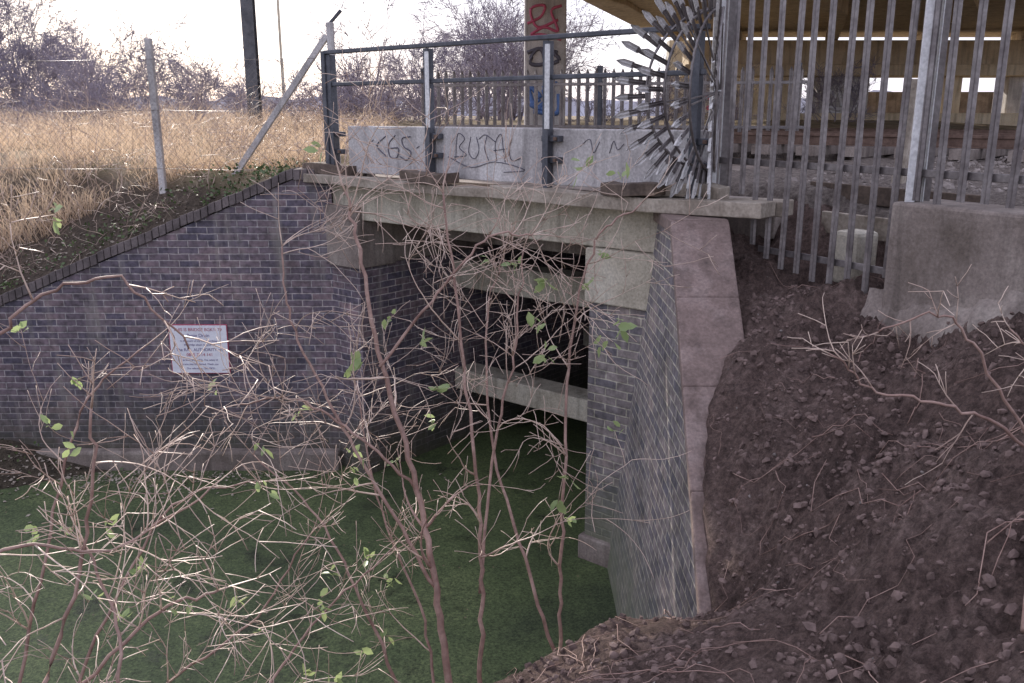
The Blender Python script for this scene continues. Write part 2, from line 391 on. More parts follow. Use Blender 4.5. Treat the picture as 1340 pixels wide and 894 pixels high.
# ---------------------------------------------------------------- bridge
br = empty('culvert_bridge')
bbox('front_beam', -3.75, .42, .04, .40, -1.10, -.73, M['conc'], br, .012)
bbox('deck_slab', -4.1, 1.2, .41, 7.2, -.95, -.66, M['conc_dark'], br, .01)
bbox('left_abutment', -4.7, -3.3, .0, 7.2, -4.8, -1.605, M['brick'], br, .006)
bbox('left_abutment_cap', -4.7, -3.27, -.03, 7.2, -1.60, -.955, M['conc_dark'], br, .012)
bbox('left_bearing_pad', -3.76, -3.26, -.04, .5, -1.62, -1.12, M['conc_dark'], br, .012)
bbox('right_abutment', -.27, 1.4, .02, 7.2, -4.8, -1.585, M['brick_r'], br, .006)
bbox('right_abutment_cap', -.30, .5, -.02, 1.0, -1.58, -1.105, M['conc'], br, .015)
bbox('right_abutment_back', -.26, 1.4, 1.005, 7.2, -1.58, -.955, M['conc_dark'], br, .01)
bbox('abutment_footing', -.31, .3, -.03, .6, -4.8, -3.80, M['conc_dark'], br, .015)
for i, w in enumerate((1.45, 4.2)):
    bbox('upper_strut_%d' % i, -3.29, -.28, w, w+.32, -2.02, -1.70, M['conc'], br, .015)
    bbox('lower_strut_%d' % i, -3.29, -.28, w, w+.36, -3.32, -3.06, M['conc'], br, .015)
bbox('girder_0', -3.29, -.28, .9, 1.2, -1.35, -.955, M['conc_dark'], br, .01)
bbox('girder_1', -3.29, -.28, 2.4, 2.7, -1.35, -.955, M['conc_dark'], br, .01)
bbox('passage_end_backing', -3.29, -.28, 6.6, 6.9, -4.8, -.96, M['conc_dark'], br, .01)  # backing added to close the far end and keep the passage dark
bbox('parapet_panel_0', -3.42, -2.13, .02, .14, -.60, -.115, M['conc_lit'], br, .012)
bbox('parapet_panel_1', -2.12, -.70, .02, .14, -.60, -.113, M['conc_lit'], br, .012)
bbox('parapet_panel_2', -.69, .74, .02, .14, -.60, -.117, M['conc_lit'], br, .012)
def strokes(name, lst, mat, o, ux, uz, nrm, r, parent):
    tb = Tubes()
    for st in lst:
        pts = spline([o + ux*a + uz*b + nrm*0.002 for a, b in st], 5) if len(st) > 2 else [o+ux*a+uz*b for a, b in st]
        tb.add(pts, [r]*len(pts), 4)
    return tb.obj(name, mat, parent)
gr = [[(.16,.26),(.02,.16),(.17,.05)],[(.3,.27),(.2,.18),(.21,.06),(.31,.05),(.34,.14),(.22,.14)],[(.52,.26),(.4,.24),(.42,.16),(.52,.11),(.46,.03),(.36,.06)],[(-.12,.17),(-.09,.19)],[(-.06,.2),(-.03,.22)],[(.6,.15),(.64,.17)]]
strokes('graffiti_tag_0', gr, M['gpaint'], B(-2.98, .018, -.47), D, UP, -NN, .006, br)
gr2 = [[(0,.0),(.03,.24),(.12,.2),(.05,.12),(.14,.05),(-.02,.03)],[(.2,.22),(.17,.08),(.24,.02),(.3,.1),(.27,.22)],[(.3,.2),(.38,.24),(.5,.18)],[(.4,.23),(.37,.12),(.42,.01)],[(.52,.01),(.5,.16),(.57,.25),(.6,.1),(.62,.0)],[(.48,.1),(.64,.12)],[(.7,.22),(.67,.1),(.7,.02),(.8,.04)],[(-.1,.03),(.2,-.06),(.5,.0),(.85,-.06),(.6,-.09)]]
strokes('graffiti_tag_1', gr2, M['gpaint'], B(-1.85, .018, -.42), D, UP, -NN, .0038, br)
strokes('graffiti_tag_2', [[(0,.1),(.1,.16),(.14,.05),(.2,.14)],[(.3,.05),(.34,.15),(.38,.08),(.44,.13)]], M['gpaint'], B(-.40, .018, -.36), D, UP, -NN, .003, br)
def plank(name, s0, s1, w0, w1, z0, z1, mat, parent, rr):
    n = 14; v = []; f = []; 
    for i in range(n+1):
        t = i/n; s = s0+(s1-s0)*t; dz = 0.012*math.sin(t*5+rr); dw = 0.012*math.sin(t*7+rr*2)
        j = [0.012*noise.noise(Vector((s*9, k*3.1, rr))) for k in range(4)]
        v += [B(s,w0+dw+j[0],z0+dz), B(s,w1+dw,z0+dz), B(s,w1+dw,z1+dz+j[2]), B(s,w0+dw+j[3],z1+dz+j[1])]
    for i in range(n):
        o = i*4
        for k in range(4): f.append((o+k, o+4+k, o+4+(k+1) % 4, o+(k+1) % 4))
    f += [(0,1,2,3), (n*4+3, n*4+2, n*4+1, n*4)]
    return bev(mk(name, v, f, mat, parent), .008)
plank('edge_timber_0', -3.95, -1.2, -.2, .01, -.725, -.635, M['wood'], br, 1.0)
plank('edge_timber_1', -1.19, 1.38, -.24, .01, -.73, -.62, M['wood'], br, 2.2)
plank('edge_timber_2', .35, 1.42, .015, .22, -.74, -.625, M['wood'], br, 3.2)
for i, (s, l, zz, w) in enumerate([(-4.05, .75, .11, -.02), (-2.35, .62, .09, -.15), (.0, .5, .1, -.16), (.45, .5, .1, .03)]):
    o = plank('timber_block' if i == 0 else 'timber_block.%03d' % i, s, s+l, w-.1, w+.1 if i != 3 else w+.1, -.632+0.005*i, -.625+zz, M['wood_dark'] if i < 3 else M['wood'], None, i*1.7)

rl = empty('steel_railing')
for i, s in enumerate((-3.56, -2.125, -.695, .72)):
    bbox('post_web_%d' % i, s-.012, s+.012, -.07, .01, -.62, .60, M['steel_dark'], rl, .002)
    bbox('post_flange_%d' % i, s-.035, s+.025, -.082, -.072, -.62, .60, M['steel_dark'], rl, .002)
    if i in (1, 2): bbox('post_lit_face_%d' % i, s-.005, s+.045, -.094, -.084, -.12, .57, M['galv_white'], rl, .002)  # pale strip carries the sunlit side of the post in its colour
    for k, z in enumerate((-.2, -.38)):
        bbox('bracket_%d_%d' % (i, k), s-.07, s+.12, -.05, .015, z-.025, z+.025, M['steel_dark'], rl, .004)
        bbox('bolt_%d_%d' % (i, k), s+.075, s+.105, -.075, -.052, z-.015, z+.015, M['rust'], rl, .004)
bbox('top_rail', -3.62, .80, -.095, -.035, .605, .645, M['steel_dark'], rl, .008)
bbox('mid_rail', -3.58, .78, -.068, -.028, .285, .325, M['steel_dark'], rl, .008)
bbox('end_post', -3.66, -3.60, -.10, -.02, -.62, .64, M['steel_dark'], rl, .006)

# ---------------------------------------------------------------- right wing wall
ww = empty('brick_wing_wall')
yy = [7.55, 7.0, 6.43, 5.9, 5.3, 4.7, 4.12]
v = []; f = []; uvs = []
for y in yy:
    zt = copZ(y)-.10
    xb = wallX(y, -4.8); xt = wallX(y, zt)
    v += [(xb, y, -4.8), (xt, y, zt), (xt+.34, y, zt), (xt+.45, y, -4.8)]
for i in range(len(yy)-1):
    o = i*4
    for k in range(3):
        q = (o+k, o+k+1, o+4+k+1, o+4+k); f.append(q); uvs.append([(-v[j][1], v[j][2]*1.005) if k != 1 else (v[j][0], v[j][1]) for j in q])
e = len(v)-4; f.append((e, e+1, e+2, e+3)); uvs.append([(v[j][0], v[j][2]) for j in f[-1]])
mk('wall_face', v, f, M['brick_r'], ww, uvs)
ed = [7.45, 6.95, 6.43, 5.85, 5.27, 4.69, 4.08]
for i in range(len(ed)-1):
    ya, yb = ed[i]-.004, ed[i+1]+.004
    c = []
    for zz in (-.098, .0):
        for (y, ox) in ((yb, -.045), (yb, .38), (ya, .38), (ya, -.045)):
            c.append((wallX(y, copZ(y))+ox, y, copZ(y)+zz+.002*(i % 2)))
    hexa('coping_stone_%d' % i, c, M['coping'], ww, .012)

# ---------------------------------------------------------------- left wing wall
lw = empty('brick_wing_wall.001')
lx = [-9.0, -7.5, -6, -4.5, -3.2, -2.4, -1.98]
v = []; f = []; uvs = []
for x in lx:
    zt = leftCop(max(x, -7.5)) - .12 - (0.6 if x < -8 else 0)
    v += [(x, FY, -4.8), (x, FY, zt), (x, FY+.36, zt), (x, FY+.36, -4.8)]
for i in range(len(lx)-1):
    o = i*4
    for k in range(3):
        q = (o+4+k, o+4+k+1, o+k+1, o+k); f.append(q); uvs.append([(v[j][0], v[j][2]) for j in q])
e = len(v)-4; f.append((e, e+3, e+2, e+1)); uvs.append([(v[j][1], v[j][2]) for j in f[-1]])
mk('wall_face', v, f, M['brick'], lw, uvs)
cv = []; cf = []
def addbox(cv, cf, c):
    o = len(cv); cv += [Vector(p) for p in c]
    cf += [(o+3,o+2,o+1,o),(o+4,o+5,o+6,o+7),(o,o+1,o+5,o+4),(o+1,o+2,o+6,o+5),(o+2,o+3,o+7,o+6),(o+3,o,o+4,o+7)]
x = -7.5
while x < -2.05:
    x2 = x+.072; j = R.uniform(-.008, .008)
    z1, z2 = leftCop(x)+j, leftCop(x2)+j
    addbox(cv, cf, [(x,FY-.03+j,z1-.115),(x2,FY-.03+j,z2-.115),(x2,FY+.33,z2-.115),(x,FY+.33,z1-.115),(x,FY-.03+j,z1),(x2,FY-.03+j,z2),(x2,FY+.33,z2),(x,FY+.33,z1)])
    x += .08
bev(mk('brick_coping', cv, cf, mottled('dark_coping_brick', [(0.3, (0.08, 0.065, 0.065)), (0.7, (0.2, 0.165, 0.165))], 4), lw), .006)
abox('footing_ledge', -5.6, -2.02, FY-.16, FY-.003, -4.8, -3.80, M['conc_dark'], lw, .03)

# ---------------------------------------------------------------- sign
sg = empty('bridge_identification_sign')
sx, sz = -3.575, -2.60; sy = FY-.02
abox('red_border', sx-.335, sx+.335, sy, sy+.015, sz-.29, sz+.29, M['red'], sg, .003)
abox('board', sx-.325, sx+.325, sy-.004, sy-.0005, sz-.28, sz+.28, M['white'], sg, .001)
def txt(body, x, z, size, mat, nm):
    cu = bpy.data.curves.new(nm, 'FONT'); cu.body = body; cu.size = size; cu.align_x = 'CENTER'; cu.extrude = .0008; cu.offset = 0
    cu.materials.append(mat)
    o = bpy.data.objects.new(nm, cu); COL.objects.link(o); o.location = (x, sy-.006, z); o.rotation_euler = (math.pi/2, 0, 0); o.parent = sg
txt('THIS IS BRIDGE BGK/1 79', sx, sz+.215, .050, M['red'], 'text_title')
txt('Pymy Drain', sx, sz+.145, .055, M['ink'], 'text_name')
txt('In the event of any vehicle striking', sx, sz+.090, .030, M['ink'], 'text_line_1')
txt('this bridge please telephone', sx, sz+.045, .030, M['ink'], 'text_line_2')
txt('The RAIL AUTHORITY on', sx, sz-.02, .048, M['ink'], 'text_line_3')
txt('0845 7114 141', sx, sz-.08, .050, M['red'], 'text_phone')
txt('as soon as possible. The safety of', sx, sz-.135, .030, M['ink'], 'text_line_4')
txt('trains may be affected. Thank you', sx, sz-.185, .030, M['ink'], 'text_line_5')
txt('Our reference: 12M 30CH', sx, sz-.235, .030, M['ink'], 'text_line_6')

# ---------------------------------------------------------------- palisade fences
def pale(cv, cf, p, up, rt, fw, L, wdt=.062, tip=.07):
    prof = [(-.5,0),(-.28,.26),(0,.06),(.28,.26),(.5,0)]; th = .004
    k = wdt
    ring = [(a*k, b*k) for a, b in prof] + [(a*k, b*k-th-.002) for a, b in reversed(prof)]
    o = len(cv); m = len(ring)
    for (t, sx_) in ((0, 1), (L-tip, 1), (L, .12)):
        for a, b in ring: cv.append(p + up*t + rt*a*sx_ + fw*b)
    for lv in range(2):
        for i in range(m):
            i2 = (i+1) % m; q = o+lv*m
            cf.append((q+i, q+i2, q+m+i2, q+m+i))
    cf.append(tuple(o+2*m+i for i in range(m))); cf.append(tuple(o+i for i in range(m))[::-1])
pf = empty('palisade_fence')
cv = []; cf = []
nb = 26
for i in range(nb):
    q = .06+i*.152
    bz = -.60 if q < .5 else (lin(q, [.5, .7, 1.2, 1.6, 1.72], [-.95, -1.05, -1.18, -1.24, -1.0]) if q < 1.75 else -.50)
    p = FS + FD*q + UP*(bz + R.uniform(-.03, .03)) - FN*.03
    tilt = (UP + FD*R.uniform(-.012, .012)).normalized()
    pale(cv, cf, p, tilt, FD, -FN, 1.95-bz, .052)
mk('pales', cv, cf, M['galv'], pf)
def frail(nm, q0, q1, z, mat=M['galv'], off=.0, h=.045):
    a = FS+FD*q0+FN*off; b = FS+FD*q1+FN*off
    beam(nm, a+UP*z, b+UP*z, .012, h, mat, pf, .002)
    beam(nm+'_leg', a+UP*(z-h/2)+FN*.028, b+UP*(z-h/2)+FN*.028, .044, .006, mat, pf, .001)
frail('bottom_rail', -.02, 4.0, -.345); frail('top_rail', -.02, 4.0, 1.55)
frail('low_rail', .55, 1.75, -.98, off=.002)
for i, q in enumerate((0.0, 1.86, 3.72)):
    c0 = FS+FD*q+FN*.05
    for nm, a in (('flange_a', -FN*.045), ('flange_b', FN*.045)):
        beam('post_%d_%s' % (i, nm), c0+a+UP*-.9, c0+a+UP*1.7, .06, .008, M['galv'], pf, .001)
    beam('post_%d_web' % i, c0+UP*-.9, c0+UP*1.7, .006, .082, M['galv_white'], pf, .001)
    beam('post_%d_face' % i, c0-FN*.095+UP*-.55, c0-FN*.095+UP*1.72, .055, .02, M['galv_white'], pf, .002)  # pale front stands for sun on the post

fn = empty('anti_climb_spike_fan')
FC = Vector((1.56, 7.02, .17))
cv = []; cf = []; cv2 = []; cf2 = []
M['fan_lit'] = mottled('fan_steel_lit', [(0.3, (0.46, 0.45, 0.44)), (0.7, (0.7, 0.68, 0.67))], 5, 0.45, 80, 0.1, 0.002, metal=0.1)  # pale tips over darker roots put light and shadow dashes into colour
for (yaw, r0, ph, cnt) in ((-14, .58, 0, 19), (6, .56, 4, 19), (26, .54, 1, 18), (44, .5, 5, 17)):
    FO = Matrix.Rotation(math.radians(yaw), 3, 'Z') @ Vector((-.85, -.52, 0)); FO.normalize(); side = FO.cross(UP)
    for i in range(cnt):
        an = math.radians(-84 + ph + i*170/cnt)
        dr = FO*math.cos(an)+UP*math.sin(an); tn = -FO*math.sin(an)+UP*math.cos(an)
        rm = .72
        pale(cv2, cf2, FC+dr*r0, dr, tn, side, rm-r0+.02, .036, .005)
        pale(cv, cf, FC+dr*rm, dr, tn, side, .86-rm+R.uniform(-.015, .015), .05, .05)
    tb = Tubes()
    pts = [FC + FO*.6*math.cos(math.radians(a))+UP*.6*math.sin(math.radians(a)) - side*.02 for a in range(-84, 86, 8)]
    tb.add(pts, [.011]*len(pts), 5)
    tb.obj('arc_rail_%d' % (yaw+24), M['galv'], fn)
    for j, a in enumerate((-70, -10, 50)):
        an = math.radians(a); dr = FO*math.cos(an)+UP*math.sin(an)
        beam('fan_arm_%d_%d' % (yaw+24, j), FC+dr*.02-side*.03, FC+dr*.60-side*.03, .012, .012, M['galv'], fn, .002)
mk('spike_tips', cv, cf, M['fan_lit'], fn); mk('spike_roots', cv2, cf2, M['galv'], fn)
beam('fan_post', FC-UP*.78, FC+UP*1.5, .06, .05, M['galv_white'], fn, .003)

cb = empty('concrete_kerb_block')
def fbox(nm, q0, q1, n0, n1, z0, z1, mat, parent, bw=.02):
    c = []
    for z in (z0, z1):
        for q, n in ((q0,n0),(q1,n0),(q1,n1),(q0,n1)): c.append(FS+FD*q+FN*n+UP*z)
    return hexa(nm, c, mat, parent, bw)
fbox('block_0', 1.79, 2.75, -.12, .3, -1.3, -.52, M['conc_dark'], cb)
fbox('block_1', 2.76, 4.2, -.10, .3, -1.3, -.50, M['conc_dark'], cb)
v = []; f = []; na = 44; nbb = 14
for i in range(na):
    q = 1.66 + i*.04
    wdn = .17+.12*noise.noise(Vector((q*3.1, 0, 5)))+.06*noise.noise(Vector((q*9, 2, 5)))
    for j in range(nbb):
        t = j/(nbb-1); nn_ = -.08 - t*wdn
        x, y = (FS+FD*q+FN*nn_).x, (FS+FD*q+FN*nn_).y
        z = H(x, y)[0] + .02 + (1-t)**2*.14 - .07*t*t + .03*noise.noise(Vector((x*9, y*9, 2)))+.012*noise.noise(Vector((x*30, y*30, 2)))
        v.append((x, y, z))
for i in range(na-1):
    for j in range(nbb-1): f.append((i*nbb+j, i*nbb+j+1, (i+1)*nbb+j+1, (i+1)*nbb+j))
mk('concrete_spill', v, f, M['conc_dark'], cb, smooth=True)
fbox('concrete_lump', 1.15, 1.36, .12, .34, -1.15, -.78, M['conc'], None, .03)
t1 = fbox('timber_board', .75, 1.75, .42, .46, -.86, -.70, M['wood'], None, .006)
t2 = fbox('timber_board.001', .3, 1.8, .75, .80, -.66, -.52, M['wood_dark'], None, .006)
beam('timber_post', FS+FD*.45+FN*1.6+UP*-.7, FS+FD*.5+FN*1.62+UP*.28, .11, .09, M['wood'], None, .01)

# ---------------------------------------------------------------- track
tr = empty('railway_track')
for k, w in enumerate((6.2, 7.63, 9.6, 11.03)):
    bbox('rail_head_%d' % k, -16, 45, w, w+.07, -.29, -.25, M['rust'], tr, .004)
    bbox('rail_web_%d' % k, -16, 45, w+.025, w+.045, -.39, -.29, M['rust'], tr, 0)
    bbox('rail_foot_%d' % k, -16, 45, w-.035, w+.105, -.41, -.392, M['rust'], tr, 0)
cv = []; cf = []
for b0 in (5.75, 9.15):
    for i in range(70):
        s = -10+i*.65
        addbox(cv, cf, [B(s,b0,-.54),B(s+.25,b0,-.54),B(s+.25,b0+2.4,-.54),B(s,b0+2.4,-.54),B(s,b0,-.415),B(s+.25,b0,-.415),B(s+.25,b0+2.4,-.415),B(s,b0+2.4,-.415)])
mk('sleepers', cv, cf, M['conc_dark'], tr)

p2 = empty('palisade_fence.001'); cv = []; cf = []
a0 = Vector((-1.6, 16.5, 0)); d2 = Vector((.96, -.28, 0)).normalized(); n2 = Vector((-d2.y, d2.x, 0))
for i in range(44):
    pale(cv, cf, a0+d2*i*.15+UP*-.5, UP, d2, -n2, 1.25, .065)
mk('pales', cv, cf, M['galv'], p2)
beam('rail_0', a0+UP*-.2, a0+d2*6.6+UP*-.2, .03, .05, M['galv'], p2); beam('rail_1', a0+UP*.5, a0+d2*6.6+UP*.5, .03, .05, M['galv'], p2)
for i in range(3): beam('post_%d' % i, a0+d2*3.2*i-n2*-.06+UP*-.5, a0+d2*3.2*i+n2*.06+UP*.8, .1, .07, M['steel_dark'], p2)

# ---------------------------------------------------------------- chain link fence
cl = empty('chain_link_fence')
posts = [(-2.03, 10.5, -.62, 1.0), (-4.18, 10.75, -.75, .85), (-6.6, 11.0, -.9, .85), (-9.2, 11.3, -.9, .85)]
for i, (x, y, z0, z1) in enumerate(posts):
    beam('post_%d' % i, (x, y, z0-.4), (x-.01, y, z1), .075, .075, M['conc_lit'], cl, .008)
beam('raking_strut', (-3.28, 10.58, -.72), (-2.08, 10.5, .86), .065, .065, M['conc_lit'], cl, .006)
beam('top_bracket', (-2.08, 10.5, .95), (-1.9, 10.45, 1.12), .03, .03, M['steel_dark'], cl, .003)
tb = Tubes()
for k in range(len(posts)-1):
    a = Vector((posts[k][0], posts[k][1]-.05, 0)); b = Vector((posts[k+1][0], posts[k+1][1]-.05, 0)); L = (b-a).length; u = (b-a)/L
    za, zb = -.62, .62; hh = zb-za; st = .075; m = int((L+hh)/st)
    for i in range(m):
        x0 = i*st-hh
        for sgn in (1, -1):
            p = (x0, za) if sgn > 0 else (x0, zb); q = (x0+hh, zb) if sgn > 0 else (x0+hh, za)
            (x_a, z_a), (x_b, z_b) = p, q
            if x_a < 0: t = -x_a/(x_b-x_a); z_a += (z_b-z_a)*t; x_a = 0
            if x_b > L: t = (L-x_a)/(x_b-x_a); z_b = z_a+(z_b-z_a)*t; x_b = L
            if x_b <= x_a: continue
            tb.add([a+u*x_a+UP*z_a, a+u*x_b+UP*z_b], [.0012]*2, 3)
    for z in (za, .05, zb): tb.add([a+UP*z, a+u*L/2+UP*(z-.015), b+UP*z], [.0022]*3, 4)
tb.obj('wire_mesh', M['galv'], cl)

om = empty('overhead_line_mast')
X0, Y0 = -5.75, 20.5
abox('flange_0', X0-.13, X0+.13, Y0-.12, Y0-.10, -.7, 9, M['steel_dark'], om, .003)
abox('flange_1', X0-.13, X0+.13, Y0+.10, Y0+.12, -.7, 9, M['steel_dark'], om, .003)
abox('web', X0-.01, X0+.01, Y0-.099, Y0+.099, -.7, 9, M['steel_dark'], om, 0)
abox('base_plate', X0-.3, X0+.3, Y0-.3, Y0+.3, -.75, -.35, M['conc'], om, .02)
for i, (px_, py_, ph) in enumerate(((-12.4, 50, 2.9), (-14.9, 60, 8))):
    beam('distant_mast' if i == 0 else 'distant_mast.001', (px_, py_, -.5), (px_, py_, ph), .14, .14, M['conc'], None, .01)

# ---------------------------------------------------------------- overpass
ov = empty('concrete_overpass')
def edgeX(y):
    return 1.86 + (y-25.5)*4.04/12.4 if y >= 25.5 else 1.86+(y-25.5)*.557  # nearer than the bend, the unseen edge is flared left to shade the soil
ya, ym, yb = 12.3, 25.5, 37.5
def strip(nm, o0, o1, z0, z1, mat, bw=.02):
    for k, (p, q) in enumerate(((ya, ym), (ym+.002, yb))):
        c = []
        for z in (z0, z1):
            c += [(edgeX(p)+o0, p, z), (edgeX(p)+o1, p, z), (edgeX(q)+o1, q, z), (edgeX(q)+o0, q, z)]
        hexa('%s_%d' % (nm, k), c, mat, ov, bw)
strip('deck', 0, 20, 3.0, 4.1, M['conc_tan_lit'], .03)  # near half is out of view, its outline shaped to shade the bank
strip('edge_downstand', .9, 1.25, 2.86, 2.995, M['conc_tan_lit'])
for i in range(5): strip('deck_girder%d' % i, 3.2+i*3.6, 3.65+i*3.6, 2.62, 2.996, M['conc_tan_lit'])
abox('column_front', .30, 1.28, 22, 23, -.7, 2.998, M['conc_lit'], ov, .04)
abox('crosshead', 6.4, 34, 33.6, 35.0, 1.75, 2.60, M['conc_tan_lit'], ov, .03)
abox('crosshead_ledge', 6.2, 34, 33.2, 35.2, 1.35, 1.745, M['conc_tan_lit'], ov, .03)
abox('abutment_wall', 6.5, 12, 38.5, 39.2, -.7, 2.98, M['conc'], ov, .02)
for i, (x, wd) in enumerate(((7.0, .9), (9.9, .35), (11.3, 1.8), (15.6, .9), (18.2, .6), (21.5, 1.2), (26, 1))):
    abox('pier_%d' % i, x, x+wd, 33.8, 34.8, -.7, 1.348, M['conc_tan_lit'] if i % 2 else M['conc_lit'], ov, .03)
abox('low_wall', 6.6, 34, 33.0, 33.4, -.6, .05, M['conc_tan_lit'], ov, .02)
abox('far_wall', 13.2, 34, 37.6, 37.9, -.6, .9, M['conc_dark'], ov, .01)
def gz(nm, mat, y, x0, z0, sc_, lst, r): strokes(nm, [[(a*sc_, b*sc_) for a, b in st] for st in lst], mat, Vector((x0, y, z0)), Vector((1,0,0)), UP, Vector((0,-1,0)), r, ov)
gz('graffiti_a', M['gpink'], 22, .36, 1.75, .8, [[(0,.4),(.4,.6),(.5,.9),(.1,.8),(.3,.3),(.9,.5)],[(.1,.1),(.5,.3),(.9,.2),(.7,.75),(1,.9)],[(0,0),(.4,.1),(1,-.05)]], .035)
gz('graffiti_b', M['gpaint'], 22, .36, 1.1, .8, [[(0,.4),(.4,.5),(.5,.1),(.1,.1),(.3,.5),(.9,.4)],[(.6,.05),(.95,.2),(.7,.45)]], .05)
gz('graffiti_c', M['gblue'], 22, .36, .0, .8, [[(0,.9),(.4,.5),(.1,.3),(.6,.2),(.5,.8),(.9,.9)],[(.2,.1),(.9,.05),(.95,.6)],[(.05,.7),(.3,.2),(.8,.7)]], .06)
gz('graffiti_d', M['gwhite'], 33.8, 11.4, .0, 1.2, [[(0,.9),(.4,.5),(.1,.3),(.6,.2),(.5,.8),(.9,.9),(1.3,.3)],[(.2,.1),(.9,.05),(1.3,.9)]], .06)
gz('graffiti_e', M['gpink'], 33.8, 7.1, .0, .8, [[(0,.9),(.4,.5),(.1,.3),(.6,.2),(.5,.8)],[(.2,.1),(.7,.05),(.9,.9)]], .05)

# ---------------------------------------------------------------- distant bare trees
def tree_mass(name, spots, hr, rng, lvl=4, k_=3, nch=(4, 6)):
    tb = Tubes()
    for (x, y) in spots:
        h = rng.uniform(*hr)
        for k in range(rng.randint(1, k_)):
            grow(tb, Vector((x+rng.uniform(-.4,.4), y, -.6)), (UP+rv(rng, .25)).normalized(), h*rng.uniform(.6, 1)*.62, .02*h*.5, lvl, rng, curv=.11, up=.03, seg=h*.08, minr=.004+y*.00012, nch=nch, fr=(.42, .72), spread=.8)
    return tb.obj(name, M['farbark_hazed'])
rt = random.Random(5)
spots = [(rt.uniform(-23, -14.0), rt.uniform(29, 36)) for _ in range(18)]
tree_mass('bare_tree_thicket', spots, (3.6, 6.2), rt, k_=4)
spots = [(rt.uniform(-5.0, 1.5), rt.uniform(26, 38)) for _ in range(12)]
tree_mass('bare_tree_thicket.001', spots, (3.5, 7), rt)
spots = [(rt.uniform(-18, -4), rt.uniform(34, 48)) for _ in range(12)]
tree_mass('bare_tree_thicket.002', spots, (2.2, 3.6), rt)
spots = [(rt.uniform(-20, -2), rt.uniform(21, 31)) for _ in range(40)] + [(rt.uniform(-2, 9), rt.uniform(24, 31)) for _ in range(9)]
tree_mass('scrub_hedge', spots, (1.5, 2.9), rt, 3, 4, (4, 7))
v = []; f = []; n = 160
for i in range(n):
    x = -160+i*2.4; y = 130
    v += [(x, y, -.8), (x, y+3*noise.noise(Vector((i*.3,0,0))), 1.6+2*abs(noise.noise(Vector((i*.13, 0, 0))))+1.0*R.random())]
for i in range(n-1): f.append((2*i, 2*i+2, 2*i+3, 2*i+1))
mk('distant_tree_line', v, f, mottled('haze_tinted_trees', [(0.3, (0.45, 0.45, 0.53)), (0.7, (0.6, 0.6, 0.68))], .2))  # pale blue-grey puts the distance haze into the colour

# dry grass
gvv = []; gff = []
rg = random.Random(3)
def blade(v, f, x, y, z, h, lean, wd):
    a = rg.uniform(0, 6.28); sdx, sdy = math.cos(a)*wd, math.sin(a)*wd; lx_, ly_ = rg.gauss(0, lean)*h, rg.gauss(0, lean)*h
    o = len(v); v += [(x-sdx, y-sdy, z), (x+sdx, y+sdy, z), (x+lx_*.4+sdx*.6, y+ly_*.4+sdy*.6, z+h*.6), (x+lx_*.4-sdx*.6, y+ly_*.4-sdy*.6, z+h*.6), (x+lx_, y+ly_, z+h*(1-.2*abs(lean)))]
    f += [(o, o+1, o+2, o+3), (o+3, o+2, o+4)]
for i in range(26000):
    y = 10.9 + 16*rg.random()**1.6; x = rg.uniform(-1.25*y*.62, -2.3-(y-10.9)*.05)
    k = noise.noise(Vector((x*.9, y*.9, 0)))+.5*noise.noise(Vector((x*2.5, y*2.5, 4)))
    if k < -.1 and rg.random() < .85: continue
    blade(gvv, gff, x, y, H(x, y)[0]-.02, rg.uniform(.08, .42)*(1.0+k*1.3)*(1+.02*(y-11)), .8, .004+.0004*(y-10))
mk('dry_grass', gvv, gff, M['straw'])
tb = Tubes(); rb = random.Random(8)
for i in range(520):
    y = 10.35+12*rb.random()**1.3; x = rb.uniform(-1.2*y*.62, -2.4)
    grow(tb, Vector((x, y, H(x, y)[0])), (UP+rv(rb, .7)).normalized(), rb.uniform(.3, 1.0), .006, 2, rb, curv=.18, up=-.05, seg=.1, minr=.0028, nch=(1, 5), bendk=.8)
tb.obj('bramble_stalks', M['twig'])
v = []; f = []; ri = random.Random(4)
for (cx, cy, sx_, sy_, nn_) in ((-3.0, 10.35, .5, .15, 420), (-4.6, 10.3, .35, .15, 200), (-6.2, 10.3, .8, .2, 200), (-2.6, 11.0, .4, .5, 200), (-5.6, 9.55, .9, .2, 120)):
    for i in range(nn_):
        x = ri.gauss(cx, sx_); y = ri.gauss(cy, sy_)
        if 9.7 < y < 10.15: y = 10.2
        z = H(x, y)[0]+ri.uniform(.01, .12); a = rv(ri).normalized(); b = a.cross(rv(ri)).normalized(); s = ri.uniform(.012, .03); o = len(v); p = Vector((x, y, z))
        v += [p-a*s, p+b*s*.7, p+a*s, p-b*s*.7]; f.append((o, o+1, o+2, o+3))
mk('ivy_ground_cover', v, f, M['ivy'])
v = []; f = []
for i in range(1500):
    if i < 700: x = ri.uniform(-7.2, -2); y = 9.85+ri.uniform(.25, .9); z = H(x, y)[0]+.015
    else: x = ri.gauss(-4.6, 1.3); y = 9.62-abs(ri.gauss(0, .35)); z = max(H(x, y)[0], ZW)+.01
    a = Vector((ri.gauss(0,1), ri.gauss(0,1), ri.gauss(0,.3))).normalized(); b = a.cross(UP+rv(ri,.3)).normalized(); s = ri.uniform(.012, .03); o = len(v); p = Vector((x, y, z))
    v += [p-a*s, p+b*s*.6, p+a*s, p-b*s*.6]; f.append((o, o+1, o+2, o+3))
mk('leaf_litter', v, f, M['wood'])

